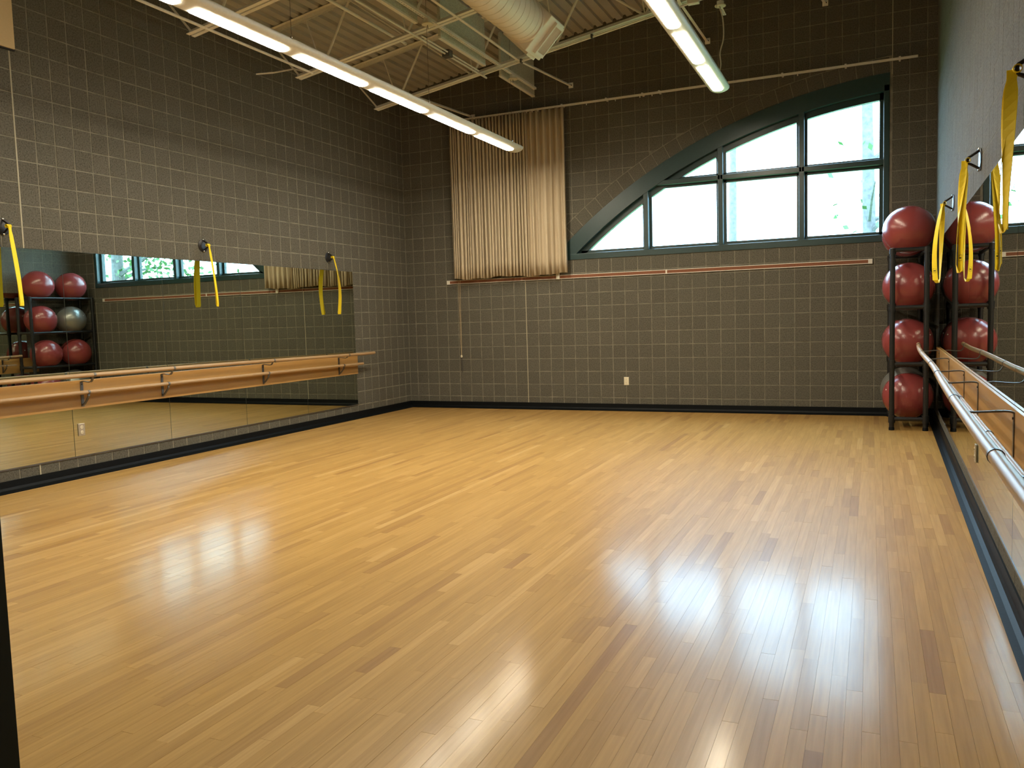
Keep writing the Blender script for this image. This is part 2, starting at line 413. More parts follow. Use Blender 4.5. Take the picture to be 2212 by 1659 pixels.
def put_left(mb, a, b, lo, hi, xo):
    k = .006
    fr = [(xo,-a-JG-k,lo+JG+k),(xo,-b+JG+k,lo+JG+k),(xo,-b+JG+k,hi-JG-k),(xo,-a-JG-k,hi-JG-k)]
    bk = [(xo-.004,-a-JG,lo+JG),(xo-.004,-b+JG,lo+JG),(xo-.004,-b+JG,hi-JG),(xo-.004,-a-JG,hi-JG)]
    rr_ = [(-.03, q[1], q[2]) for q in bk]
    mb.add(fr+bk+rr_, [(0,1,2,3)]+[(i, 4+i, 4+(i+1) % 4, (i+1) % 4) for i in range(4)]+[(4+i, 8+i, 8+(i+1) % 4, 4+(i+1) % 4) for i in range(4)])
for k, (a, b, lo, hi, ar) in enumerate(lc):
    xo = random.uniform(-.0012, .0012)
    if k < 300 and ar > 0: link_mesh('block', BL, wall_left, (xo, -(a+b)/2, (lo+hi)/2), (0, 0, math.pi/2))
    else: put_left(stf, a, b, lo, hi, xo)
stf.build('block_field', 'cmu', wall_left)['kind'] = 'stuff'
cjy = -(33.817*P)
for z0, z1 in ((0, MIR_BOT-.005), (MIR_TOP+.005, 4.03)): MB().box(-.02, .002, cjy-.007, cjy+.007, z0, z1).build('control_joint', 'caulk', wall_left)
# --- right wall (slightly out of square)
RA = math.atan(RWK)
def right_root(name, s=0, d=0, z=0):
    """local x runs towards the back corner, y into the room"""
    return Vector((RW0 - RWK*s - d, -s, z))
wr = MB().box(-LEN-.4, .25, -.25, -.001, -.1, ZTOP)
wall_right = tag(wr.build('wall_right', 'mortar'), kind='structure'); wall_right.location = (RW0, 0, 0); wall_right.rotation_euler = (0, 0, math.pi/2-RA)
stf = MB(); s0 = 0; edges = [0, .12]
while edges[-1] < LEN+.1: edges.append(edges[-1]+P)
z = 0; zr2 = [0]; zz = Z0
while zz < 6.6: zr2.append(zz); zz += P
for a, b in zip(edges, edges[1:]):
    for lo, hi in zip(zr2, zr2[1:]):
        if a > 1.3 and lo > MIR_BOT+.01 and hi < MIR_TOP-.01: continue
        yo = random.uniform(-.0003, .0003); k = .001; j = .0025
        fr = [(-a-j-k,yo,lo+j+k),(-b+j+k,yo,lo+j+k),(-b+j+k,yo,hi-j-k),(-a-j-k,yo,hi-j-k)]
        bk = [(-a-j,yo-.0006,lo+j),(-b+j,yo-.0006,lo+j),(-b+j,yo-.0006,hi-j),(-a-j,yo-.0006,hi-j)]
        r_ = [(q[0], -.02, q[2]) for q in bk]
        stf.add(fr+bk+r_, [(0,1,2,3)]+[(i, 4+i, 4+(i+1) % 4, (i+1) % 4) for i in range(4)]+[(4+i, 8+i, 8+(i+1) % 4, 4+(i+1) % 4) for i in range(4)])
stf.build('block_field', 'cmu', wall_right)['kind'] = 'stuff'
# --- front wall with the doorway the picture is taken from, and an unseen corridor added behind it to block sky light
wf = MB(); wf.box(-.2, 6.43, -LEN-.2, -LEN, -.1, ZTOP); wf.box(7.42, 8.3, -LEN-.2, -LEN, -.1, ZTOP); wf.box(6.43, 7.42, -LEN-.2, -LEN, 2.2, ZTOP)
tag(wf.build('wall_front', 'plaster'), kind='structure')
df = MB(); df.box(6.43, 6.48, -LEN-.22, -LEN+.0, 0, 2.2); df.box(7.37, 7.42, -LEN-.22, -LEN, 0, 2.2); df.box(6.43, 7.42, -LEN-.22, -LEN, 2.15, 2.2)
tag(df.build('door_1', 'doorpaint'), kind='structure')
for nm, b in (('wall_added_corridor_end', (4.8, 9, -14.2, -14.0)), ('wall_added_corridor_left', (4.6, 4.8, -14.2, -LEN-.2)), ('wall_added_corridor_right', (8.6, 8.8, -14.2, -LEN-.2))):
    tag(MB().box(b[0], b[1], b[2], b[3], -.1, 2.9).build(nm, 'plaster'), kind='structure')
tag(MB().box(4.6, 9, -14.2, -LEN-.2, -.12, 0).build('floor_added_corridor', 'subfloor'), kind='structure')
tag(MB().box(4.6, 9, -14.2, -LEN-.2, 2.7, 2.9).build('ceiling_added_corridor', 'plaster'), kind='structure')

# ------------------------------------------------------------------ corrugated ceiling deck
dk = MB(); prof = []; x = -.2; D = .038
while x < 8.4:
    for u, h in ((0, 0), (.088, 0), (.098, D), (.142, D)): prof.append((x+u, deckz(x+u)+h))
    x += .1524
nn = len(prof)
dk.add([(a, -LEN-.15, b) for a, b in prof]+[(a, .2, b) for a, b in prof], [(i, i+1, nn+i+1, nn+i) for i in range(nn-1)])
dk.hexa([(-.2,-LEN-.15,deckz(-.2)+.06),(8.4,-LEN-.15,deckz(8.4)+.06),(8.4,.2,deckz(8.4)+.06),(-.2,.2,deckz(-.2)+.06)],
        [(-.2,-LEN-.15,deckz(-.2)+.16),(8.4,-LEN-.15,deckz(8.4)+.16),(8.4,.2,deckz(8.4)+.16),(-.2,.2,deckz(-.2)+.16)])
tag(dk.build('ceiling', 'deck'), kind='structure')

# ------------------------------------------------------------------ skirting
bp = [(0,0),(.076,0),(.076,.005),(.045,.011),(.022,.022),(.012,.045),(.009,.106),(0,.106)]
tag(MB().extrude(bp, (0,0,0), (8.0,0,0), (0,-1,0), (0,0,1)).build('baseboard_back', 'rubber'), kind='structure')
tag(MB().extrude(bp, (0,-LEN,0), (0,0,0), (1,0,0), (0,0,1)).build('baseboard_left', 'rubber'), kind='structure')
tag(MB().extrude(bp, (RW0-RWK*LEN,-LEN,0), (RW0,0,0), (-1,0,0), (0,0,1)).build('baseboard_right', 'rubber'), kind='structure')

# ------------------------------------------------------------------ arched window
win = tag(bpy.data.objects.new('window_1', None), kind='structure'); COL.objects.link(win); win.location = (5.2, 0, SILL)
def wpart(mb, name, material, bevel=0):
    o = mb.build(name, material, None, bevel=bevel); o.parent = win; o.matrix_parent_inverse = Matrix.Translation((-5.2, 0, -SILL)); return o
def arc_band(r0, r1, y0, y1, zlow, xr):
    s = MB(); pts = []
    def at(r, x): return arcz(x, r)
    xa0 = ARC[0]-math.sqrt(r0*r0-(zlow-ARC[1])**2); xa1 = ARC[0]-math.sqrt(r1*r1-(zlow-ARC[1])**2)
    N = 40; prev = None
    for i in range(N+1):
        t = i/N
        xo = xa0+(xr-xa0)*t; xi = xa1+(xr-xa1)*t
        cur = ((xi, at(r1, xi)), (xo, at(r0, xo)))
        if prev:
            s.hexa([(prev[0][0],y0,prev[0][1]),(cur[0][0],y0,cur[0][1]),(cur[1][0],y0,cur[1][1]),(prev[1][0],y0,prev[1][1])],
                   [(prev[0][0],y1,prev[0][1]),(cur[0][0],y1,cur[0][1]),(cur[1][0],y1,cur[1][1]),(prev[1][0],y1,prev[1][1])])
        prev = cur
    return s
wpart(arc_band(AR-.002, 7.17, -.008, .17, SILL, JAMB), 'arch_fascia', 'green')
wpart(arc_band(7.18, 7.085, .085, .17, SILL+.05, JAMB-.01), 'arch_sash', 'green')
wpart(MB().box(2.66, JAMB, -.012, .17, SILL, 2.428), 'sill_bar', 'green', .006)
wpart(MB().box(3.1, JAMB, .085, .17, 2.42, 2.475), 'sill_sash', 'green', .004)
wpart(MB().box(7.365, JAMB, -.008, .17, SILL, arcz(7.4, 7.25)), 'jamb', 'green', .006)
wpart(MB().box(7.315, 7.37, .085, .17, SILL+.05, arcz(7.34, 7.2)), 'jamb_sash', 'green', .004)
MUL = (4.15, 5.24, 6.34)
for xm in MUL:
    wpart(MB().box(xm-.036, xm+.036, .0, .15, 2.42, arcz(xm, 7.19)), 'mullion', 'green', .005)
    wpart(MB().box(xm-.072, xm+.072, .10, .165, 2.42, arcz(xm, 7.14)), 'mullion_sash', 'green', .004)
TRZ = 3.385; xt = ARC[0]-math.sqrt(7.19**2-(TRZ-ARC[1])**2)
tx = [xt]+[q for q in MUL if q > xt]+[JAMB-.07]
for a, b in zip(tx, tx[1:]):
    wpart(MB().box(a, b, .0, .15, TRZ-.034, TRZ+.034), 'transom', 'green', .005)
    wpart(MB().box(a, b, .10, .163, TRZ-.07, TRZ+.07), 'transom_sash', 'green', .004)
cols = [3.0, *MUL, 7.36]
for a, b in zip(cols, cols[1:]):
    for lo, hi in ((2.44, TRZ), (TRZ, 4.4)):
        pts = [(a, lo), (b, lo)]; top = []
        for i in range(9):
            xx = b+(a-b)*i/8; top.append((xx, max(lo, min(hi, arcz(xx, 7.12)))))
        if max(q[1] for q in top)-lo < .05: continue
        poly = [pts[0], pts[1]]+[q for q in top]
        cl = []
        for q in poly:
            if not cl or math.hypot(q[0]-cl[-1][0], q[1]-cl[-1][1]) > 1e-4: cl.append(q)
        if math.hypot(cl[0][0]-cl[-1][0], cl[0][1]-cl[-1][1]) < 1e-4: cl.pop()
        if len(cl) < 3: continue
        wpart(MB().add([(q[0], .135, q[1]) for q in cl], [tuple(range(len(cl)))]), 'pane', 'glass')

# ------------------------------------------------------------------ outdoors
tag(MB().box(-30, 40, .3, 60, -.6, -.4).build('ground', 'grass'), kind='structure')
def tree(x, y, h, r, label, leaves, seed):
    rn = random.Random(seed); t = thing('tree', label, 'tree', (x, y, -.4), 0)
    s = MB(); tip = Vector((rn.uniform(-.4, .4), 0, h))
    s.tube([(0,0,-.05), tip*.35, tip*.7, tip], [r, r*.85, r*.6, r*.25], 9); s.build('trunk', 'bark', t, True)
    ends = []
    for k in range(9 if leaves > 100 else 2):
        z = h*rn.uniform(.3, .95); a = rn.uniform(0, 6.28); L = rn.uniform(1.2, 2.6)
        b = tip*(z/h); e = b+Vector((math.cos(a)*L, math.sin(a)*L, rn.uniform(.2, 1.2)))
        MB().tube([b, (b+e)/2+Vector((0,0,.1)), e], [r*.35, r*.22, r*.08], 6).build('branch', 'bark', t, True); ends += [e, (b+e)/2]
    f = MB()
    for k in range(leaves):
        c = rn.choice(ends)+Vector((rn.gauss(0, .55), rn.gauss(0, .55), rn.gauss(0, .5)))
        u = Vector((rn.gauss(0, 1), rn.gauss(0, 1), rn.gauss(0, 1))).normalized()*.08; v = u.cross(Vector((rn.gauss(0, 1), rn.gauss(0, 1), rn.gauss(0, 1)))).normalized()*.05
        f.add([c-u, c+v, c+u, c-v], [(0,1,2,3)])
    f.build('foliage', 'leaf', t)['kind'] = 'stuff'
tree(7.25, 6.0, 10.5, .15, 'slender tree trunk close outside the rightmost window panes', 260, 3)
tree(3.95, 9.5, 11, .12, 'thin bare trunk outside beyond the middle window panes', 60, 5)
tree(12.0, 4.5, 9, .20, 'leafy tree outside past the upright end of the arched window', 2600, 9)
tree(18.0, 7.5, 10, .22, 'bushy tree standing outside beyond the block wall corner', 3200, 12)
tree(24.5, 9.5, 10, .22, 'farther bushy tree outside, in line with the wall corner', 3200, 15)

# ------------------------------------------------------------------ roof joists
JY = [-1.6, -3.39, -5.19, -6.98, -8.77, -10.56]
A_ = .050; T_ = .006
def l_prof(sx, sz): return [(0,0),(sx*A_,0),(sx*A_,sz*T_),(sx*T_,sz*T_),(sx*T_,sz*A_),(0,sz*A_)]
def joist(yc, label):
    t = thing('roof_joist', label, 'joist', (0, yc, chord(0)), 0, 'open web roof joists')
    z0 = chord(0)
    def pt(x, dz): return Vector((x, 0, chord(x)-z0+dz))
    for sy in (-1, 1):
        MB().extrude(l_prof(sy, 1), pt(.55, 0)+Vector((0, sy*.011, 0)), pt(7.75, 0)+Vector((0, sy*.011, 0)), (0,1,0), (0,0,1)).build('bottom_chord', 'white', t)
        MB().extrude(l_prof(sy, -1), pt(-.02, .722)+Vector((0, sy*.011, 0)), pt(7.97, .722)+Vector((0, sy*.011, 0)), (0,1,0), (0,0,1)).build('top_chord', 'white', t)
    def web(a, b, r=.013): MB().tube([a, b], r, 6).build('web_bar', 'white', t)
    web(pt(.58, .02), pt(.06, .70), .012)
    k = 0; b = .93
    while b < 7.75:
        web(pt(b, .015), pt(b-.1 if k else .70, .70), .009)
        web(pt(b, .015), pt(b+.44, .70), .016)
        if k: web(pt(b, .015), pt(b-.78, .70), .016)
        b += 1.22; k += 1
    return t
for i, y in enumerate(JY): joist(y, 'white open-web steel roof joist, %s from the curtain wall' % ORD[i])
# bridging angles between the joists, anchored to the back wall
for k, (x0, x1, lab) in enumerate(((1.19, 1.33, 'above the gathered curtain'), (2.83, 3.0, 'beside the grey baffles'), (5.03, 5.06, 'next to the shorter tube light'), (6.45, 6.62, 'nearest the ball rack side wall'))):
    t = thing('bridging_angle', 'white steel bridging angle with wall clip, %s' % lab, 'brace', (x0, -1.6, chord(x0)), 0, 'bridging angles under the roof')
    L = [(0,0),(.036,0),(.036,.005),(.005,.005),(.005,.036),(0,.036)]
    MB().extrude(L, (0, -9.3, -.006), (0, 0, -.006), (1,0,0), (0,0,1)).build('long_angle', 'white', t)
    dx = x1-x0; dz = chord(x1)-chord(x0)
    MB().extrude(L, (0, 0, -.006), (dx, 1.597, dz), (1,0,0), (0,0,1)).build('end_angle', 'white', t)
    MB().box(dx-.012, dx+.06, 1.588, 1.6, dz-.03, dz+.05).build('wall_clip', 'white', t)
    MB().lathe((dx+.035, 1.588, dz+.01), [(.009, -.008), (.009, .002)], 'y', 8).build('bolt', 'dark_steel', t)
t = thing('eave_brace', 'pale steel tie running along the top of the mirrored block wall', 'brace', (.78, -3.4, chord(.78)))
MB().tube([(0, -7.5, .0), (0, 0, 0)], .016, 8).build('tie_bar', 'white', t, True)
MB().tube([(0, 0, 0), (-.30, .02, .10), (-.62, .02, .10), (-.764, -.15, .06)], .011, 8).build('end_rod', 'white', t, True)

# ------------------------------------------------------------------ tube light fixtures
def fixture(xc, zb, ytip, starts, lens_len, wires, label):
    t = thing('linear_light', label, 'ceiling light', (xc, ytip, zb), 0, 'long suspended tube lights')
    hw, hh = .122, .058; yend = starts[-1]-.2-ytip
    outer = []
    for i in range(13):
        a = math.pi*(i/12); outer.append((-hw*math.cos(a), hh*(1-math.sin(a))**.9*1.0))
    prof_out = outer + [(hw, hh+.014), (-hw, hh+.014)]
    # housing: rounded far end
    n = len(prof_out); h = MB(); secs = []
    for d, sc in ((0, .86), (-.015, .96), (-.04, 1.0), (yend, 1.0)): secs.append((d, sc))
    for d, sc in secs:
        h.v += [(u*sc, d, (hh+.014)-((hh+.014)-v)*(sc**.5)) for u, v in prof_out]
    for i in range(len(secs)-1):
        for j in range(n): h.f.append((i*n+j, i*n+(j+1) % n, (i+1)*n+(j+1) % n, (i+1)*n+j))
    h.f.append(tuple(range(n-1, -1, -1))); h.f.append(tuple((len(secs)-1)*n+j for j in range(n)))
    h.build('housing', 'fixture', t, True)
    for ys_ in starts:
        lm = MB(); lw = .058; cr = .034; y0, y1 = ys_-ytip, ys_-ytip+lens_len
        ol = []
        for cx, cy, a0 in ((lw-cr, y1-cr, 0), (-lw+cr, y1-cr, 90), (-lw+cr, y0+cr, 180), (lw-cr, y0+cr, 270)):
            for q in range(4):
                a = math.radians(a0+30*q); ol.append((cx+cr*math.cos(a), cy+cr*math.sin(a)))
        zb_ = lambda x_: hh*(1-math.sqrt(max(0, 1-(x_/hw)**2)))-.0035
        # strips across so the lens follows the curve
        N = 8; cols_ = []
        for i in range(N+1):
            u = -lw+2*lw*i/N; e = max(0, abs(u)-(lw-cr)); dy = cr-math.sqrt(max(0, cr*cr-e*e)); cols_.append((u, y0+dy, y1-dy))
        for (u0, a0, b0), (u1, a1, b1) in zip(cols_, cols_[1:]):
            za, zc = zb_(u0), zb_(u1)
            lm.hexa([(u0,a0,za),(u1,a1,zc),(u1,b1,zc),(u0,b0,za)], [(u0,a0,za+.006),(u1,a1,zc+.006),(u1,b1,zc+.006),(u0,b0,za+.006)])
        seen = any(q is not None and 0 <= q[0] <= 2212 and 0 <= q[1] <= 1659 for q in
                   (px_of((xc+u, ys_+v, zb)) for u in (-.058, .058) for v in (0, lens_len/2, lens_len)))
        lm.build('lens' if seen else 'lens_offscreen', 'lens', t)
    for w in wires:
        zt = deckz(xc)-zb+.01
        MB().tube([(0, w-ytip, hh+.09), (0, w-ytip, zt)], .0022, 5).build('suspension_wire', 'steel', t)
        MB().tube([(-.05, w-ytip, hh+.01), (0, w-ytip, hh+.09), (.05, w-ytip, hh+.01)], .002, 5).build('wire_yoke', 'steel', t)
        MB().lathe((0, w-ytip, hh+.085), [(.004, -.012), (.010, 0), (.010, .018), (.004, .028)], 'z', 8).build('cable_gripper', 'chrome', t, True)
    return t
F1 = fixture(2.54, 3.83, -1.06, [-2.34-1.22*i for i in range(7)], 1.065, (-1.2, -3.59, -6.05, -8.5), 'long white suspended tube light with lit panels, hung in front of the curtain')
F2 = fixture(5.505, 4.15, -1.56, [-2.75-1.22*i for i in range(5)], 1.065, (-1.75, -4.2, -6.65), 'long white suspended tube light with a drop cord, hung towards the arched window')

# ------------------------------------------------------------------ spiral duct
t = thing('air_duct', 'round cream spiral duct with a square angled outlet at its end', 'duct', (3.72, -3.45, 4.72))
s = MB(); R_ = .2286
s.lathe((0,0,0), [(R_, -7.9), (R_, -.02), (R_*.99, 0)], 'y', 40); s.build('pipe', 'duct', t, True)
for k in range(26): MB().lathe((0, -.05-.128*k, 0), [(R_, -.004), (R_+.0035, -.002), (R_+.0035, .002), (R_, .004)], 'y', 36).build('seam_ring', 'duct', t, True)
h = .325
dia = [(h,0),(0,-h),(-h,0),(0,h)]
MB().extrude(dia, (0,-.06,0), (0,.36,0), (1,0,0), (0,0,1)).build('outlet_box', 'duct', t, bevel=.01)
MB().lathe((0,-.1,0), [(R_, 0), (R_+.012, .005), (R_+.012, .05), (R_, .055)], 'y', 36).build('collar', 'duct', t, True)
for sx in (1, -1):
    a, b = Vector((sx*h*.93, 0, -h*.07)), Vector((sx*h*.10, 0, -h*.90)); nrm = Vector((sx, 0, -1)).normalized()
    ax = (b-a).normalized(); L = (b-a).length
    g_ = MB()
    for u0, u1, y0, y1 in ((-.005, .03, .10, .32), (L-.03, L+.005, .10, .32), (.03, L-.03, .10, .125), (.03, L-.03, .295, .32)):
        g_.extrude([(u0,0),(u1,0),(u1,.034),(u0,.034)], a+Vector((0,y0,0)), a+Vector((0,y1,0)), ax, nrm)
    go = g_.build('grille_frame', 'duct', t)
    for q in range(6):
        yy = .132+.028*q
        lo_ = [a+ax*.03+nrm*.003+Vector((0,yy,0)), a+ax*(L-.03)+nrm*.003+Vector((0,yy,0)), a+ax*(L-.03)+nrm*.003+Vector((0,yy+.003,0)), a+ax*.03+nrm*.003+Vector((0,yy+.003,0))]
        MB().hexa(lo_, [p_+nrm*.027+Vector((0,.010,0)) for p_ in lo_]).build('louvre', 'duct', go)
for yy in (-1.0, -4.0): MB().tube([(0, yy, R_), (0, yy, deckz(3.72)-4.72)], .006, 6).build('hanger_rod', 'white', t)

# ------------------------------------------------------------------ acoustic baffles
for i, (a, b) in enumerate(((-1.30, -.06), (-3.08, -1.82), (-4.88, -3.63), (-6.65, -5.42))):
    t = thing('acoustic_baffle', 'grey fabric acoustic baffle panel hung edge down, %s from the curtain wall' % ORD[i], 'baffle', (2.43, (a+b)/2, 4.865), 0, 'hanging baffles')
    L = (b-a)/2
    MB().box(-.02, .02, -L, L, .012, .60).build('panel', 'baffle', t, bevel=.005)
    MB().box(-.024, .024, -L, L, -.006, .016).build('bottom_trim', 'white', t)
    for yy in (-L*.8, L*.8): MB().tube([(0, yy, .59), (0, yy, deckz(2.43)-4.865)], .003, 5).build('hanger_wire', 'steel', t)

# ------------------------------------------------------------------ slotted strut, canopies, conduits
t = thing('slotted_strut', 'white slotted steel strut running under the joists beside the baffles', 'strut', (2.57, 0, 4.888))
wbm = MB().box(-.0205, -.009, -9.5, -.34, 0, .004).box(.009, .0205, -9.5, -.34, 0, .004)
y = -.34
while y > -9.47:
    wbm.box(-.009, .009, y-.022, y, 0, .004); y -= .05
wbm.build('slotted_web', 'white', t)
for sx in (-1, 1): MB().box(sx*.0205-.0015, sx*.0205+.0015, -9.5, -.34, 0, .03).build('flange', 'white', t)
def canopy(x, y, z, label):
    t = thing('light_canopy', label, 'canopy', (x, y, z), 0, 'round canopies')
    MB().lathe((0,0,0), [(.01,-.012),(.066,-.008),(.068,0),(.066,.004)], 'z', 24).build('cover_disc', 'cream', t, True)
    MB().lathe((0,0,0), [(.045,.004),(.045,.05)], 'z', 16).build('junction_box', 'white', t, True)
    MB().tube([(0,0,-.012),(.004,0,-.05)], .004, 6).build('screw_post', 'steel', t)
    return t
canopy(2.57, -1.18, 4.835, 'round cream canopy under the slotted strut, next to the curtain wall')
canopy(2.57, -3.62, 4.835, 'round cream canopy under the slotted strut, behind the second joist')
c3 = canopy(5.5, -1.45, 5.235, 'round cream canopy holding the drop cord of the shorter tube light')
stl = MB().box(-.02, -.009, .03, .33, -.01, -.006).box(.009, .02, .03, .33, -.01, -.006)
for k in range(7): stl.box(-.009, .009, .03+.046*k, .054+.046*k if k < 6 else .33, -.01, -.006)
stl.build('strut_tail', 'white', c3)
MB().tube([(0, 0, .05), (0, 0, deckz(5.5)-5.235)], .008, 6).build('drop_rod', 'white', c3)
pts = [Vector((5.49, -1.47, 5.225)), Vector((5.54, -1.52, 5.05)), Vector((5.56, -1.60, 4.80)), Vector((5.53, -1.68, 4.60)), Vector((5.55, -1.76, 4.42)), Vector((5.515, -1.85, 4.245))]
def smooth(pts, n=6):
    out = []
    for i in range(len(pts)-1):
        p0, p1, p2, p3 = pts[max(i-1, 0)], pts[i], pts[i+1], pts[min(i+2, len(pts)-1)]
        for k in range(n):
            u = k/n; out.append(.5*((2*p1)+(p2-p0)*u+(2*p0-5*p1+4*p2-p3)*u*u+(3*p1-p0-3*p2+p3)*u**3))
    return out+[pts[-1]]
tag(MB().tube(smooth(pts), .008, 8).build('power_cord', 'cord', None, True), 'white power cord dropping from a round canopy to the tube light', 'cord')
t = thing('conduit', 'thin white conduit crossing the joists then turning along the first joist', 'conduit', (2.30, -1.6, 4.805))
MB().tube(smooth([Vector((0,-9,0)), Vector((0,-4,0)), Vector((0,-.22,0)), Vector((.04,-.07,.0)), Vector((.2,-.05,.03)), Vector((1.5,-.05,.235)), Vector((3.6,-.05,.565))]), .012, 8).build('pipe', 'white', t, True)
MB().tube([(.035,-1.75,.015), (.035,-.2,.015)], .010, 8).build('second_pipe', 'white', t, True)
MB().box(-.045, .06, -1.10, -1.0, -.035, .05).build('pull_box', 'steel', t, bevel=.006)
MB().box(2.84, 2.98, -.10, -.02, .159*2.9-.03, .159*2.9+.06).build('end_box', 'white', t, bevel=.006)
for xx in (.6, 1.6, 2.6): MB().box(xx-.012, xx+.012, -.075, -.02, .159*xx-.02, .159*xx+.03).build('pipe_clip', 'steel', t)
t = thing('sprinkler_pipe', 'capped cream pipe passing through the joist webs above the tube light', 'pipe', (1.76, -2.75, 5.0))
MB().tube([(0,-8.5,0),(0,0,0)], .021, 10).build('pipe', 'white', t, True)
MB().lathe((0,0,0), [(.026,-.03),(.026,.006),(.015,.01)], 'y', 12).build('end_cap', 'white', t, True)

# ------------------------------------------------------------------ tan panel on the left wall
t = thing('wall_panel', 'flat tan acoustic panel mounted high on the mirrored block wall', 'wall panel', (.002, -7.45, 4.04))
MB().box(0, .045, -.61, .61, 0, 1.15).build('face', 'panel', t, bevel=.006)
MB().box(.0, .03, -.62, .62, -.012, .0).build('edge_trim', 'dark_steel', t)

# ------------------------------------------------------------------ curtain, track, tack rail
t = thing('curtain_track', 'thin pale curtain track spanning the block wall above the arched window', 'curtain track', (0, 0, 4.64))
MB().box(1.0, 7.76, -.125, -.10, 0, .028).build('rail', 'alum', t)
for x in (1.4, 2.9, 3.6, 4.15, 4.4, 5.2, 6.1, 6.9, 7.55):
    MB().box(x-.012, x+.012, -.11, .004, .01, .045).build('bracket', 'alum', t)
for x in (3.3, 3.75, 4.12, 4.3, 6.3, 7.55): MB().box(x-.006, x+.006, -.118, -.107, -.025, .002).build('glider', 'alum', t)
cu = MB(); NZ = 10
xs_ = []; x = .97; rn = random.Random(4)
folds = []
while x < 2.30:
    w = rn.uniform(.034, .07); folds.append((x, w, rn.uniform(.07, .115))); x += w
while x < 2.90:
    w = rn.uniform(.09, .115); folds.append((x, w, rn.uniform(.044, .0499))); x += w
xend = x
line = []
for fx, w, amp in folds:
    for k in range(8):
        u = k/8; sgn = math.sin(2*math.pi*u)
        line.append((fx+w*u - .25*w*math.sin(4*math.pi*u)*(.6 if amp > .05 else .2), sgn*amp/2*(1 if amp > .05 else 1.5)))
line.append((xend, 0))
rows = []
for iz in range(NZ+1):
    v = iz/NZ; row = []
    for k, (lx, ly) in enumerate(line):
        sp = 1 + .012*v
        wob = .010*v*math.sin(lx*31+v*2.2) + .006*v*math.sin(lx*77)
        xx = .97+(lx-.97)*(1.0 if v < .3 else 1.0+.006*(v-.3)) + wob*.6
        row.append((xx, -.115+ly*(1+.15*math.sin(lx*23+v*3))+.012*v*math.sin(lx*9), 4.635-2.51*v - (.012*math.sin(lx*6.0)+.008*math.sin(lx*17) if iz == NZ else 0)))
    rows.append(row)
n = len(line)
for r in rows: cu.v += r
for iz in range(NZ):
    for k in range(n-1): cu.f.append((iz*n+k, iz*n+k+1, (iz+1)*n+k+1, (iz+1)*n+k))
co = thing('curtain', 'beige gathered curtain drawn to one side of the arched window', 'curtain', (.97, -.115, 2.12))
c_ = cu.build('cloth', 'curtain', None, True); c_.parent = co; c_.matrix_parent_inverse = Matrix.Translation((-.97, .115, -2.12))
sd = c_.modifiers.new('thick', 'SOLIDIFY'); sd.thickness = .0025
hm = MB()
for k in range(n-1):
    a, b = rows[NZ][k], rows[NZ][k+1]; f = .10
    hm.add([(a[0], a[1]-.003, a[2]+f), (b[0], b[1]-.003, b[2]+f), (b[0], b[1]-.003, b[2]+f+.004), (a[0], a[1]-.003, a[2]+f+.004)], [(0,1,2,3)])
for k in range(0, 7):
    x = 2.33+.095*k
    MB().box(x-.006-.97, x+.006-.97, -.008, .008, 2.50, 2.53).build('carrier_hook', 'alum', co)
t = thing('pull_cord', 'thin pull cord with a small white toggle hanging below the curtain', 'cord', (1.0, -.03, 0))
MB().tube([(0,0,2.12),(.004,0,1.4),(.01,0,.86)], .0022, 6).build('cord_strand', 'panel', t)
MB().tube([(.028,0,2.12),(.024,0,1.4),(.016,0,.70)], .0022, 6).build('cord_strand', 'panel', t)
MB().lathe((.012,0,.86), [(.008,-.02),(.016,-.01),(.016,.01),(.006,.022)], 'z', 10).build('toggle', 'cream', t, True)
MB().tube([(.014,0,.84),(.02,0,.60)], .006, 6).build('tassel', 'slot', t)
t = thing('tack_rail', 'long brown cork tack rail with pale metal edges below the arched window', 'rail', (0, 0, 2.082))
MB().box(.785, 7.235, -.014, .008, -.026, .026).build('cork_strip', 'cork', t)
for z in (-.030, .022): MB().box(.785, 7.235, -.020, .008, z, z+.008).build('metal_edge', 'alum', t)
for x in (.785, 7.19): MB().box(x-.004, x+.049, -.022, .008, -.032, .032).build('end_cap', 'alum', t)
MB().box(4.44, 4.46, -.022, .006, -.032, .032).build('splice_cover', 'alum', t)
MB().box(2.715, 2.775, -.036, -.013, -.035, .06).build('map_hook', 'alum', t, bevel=.006)

# ------------------------------------------------------------------ outlets
def outlet(name, label, loc, rotz, plate, body):
    t = thing(name, label, 'outlet', loc, rotz)
    MB().box(-.038, .038, -.008, .001, -.062, .062).build('cover_plate', plate, t, bevel=.003)
    for z in (-.026, .026):
        o = MB().lathe((0, -.0085, z), [(.0165, -.003), (.0165, .003)], 'y', 16).build('socket', body, t, True)
        for x in (-.006, .006): MB().box(x-.001, x+.001, -.0125, -.0105, z-.006, z+.006).build('socket_slot', 'slot', o)  # solid dark boxes, the shade of the holes is in their colour
    return t
outlet('wall_outlet', 'cream wall outlet low on the block wall under the arched window', (3.81, -.001, .456), 0, 'cream', 'cream')
outlet('mirror_outlet', 'metal outlet plate set in the mirrors under the long barre', (.0075, -6.41, .475), math.pi/2, 'ss', 'cream')
q = right_root('', 5.82, .0095, .45)
outlet('mirror_outlet', 'metal outlet plate set in the mirrors near the ball rack', q, -math.pi/2-RA, 'ss', 'cream')

# ------------------------------------------------------------------ wall equipment: mirrors, barres, straps
def frame_of(side):
    if side == 'L': return (lambda s, d, z: (Vector((d, -s, z)), -math.pi/2)), 1
    return (lambda s, d, z: (right_root('', s, d, z), math.pi/2-RA)), -1
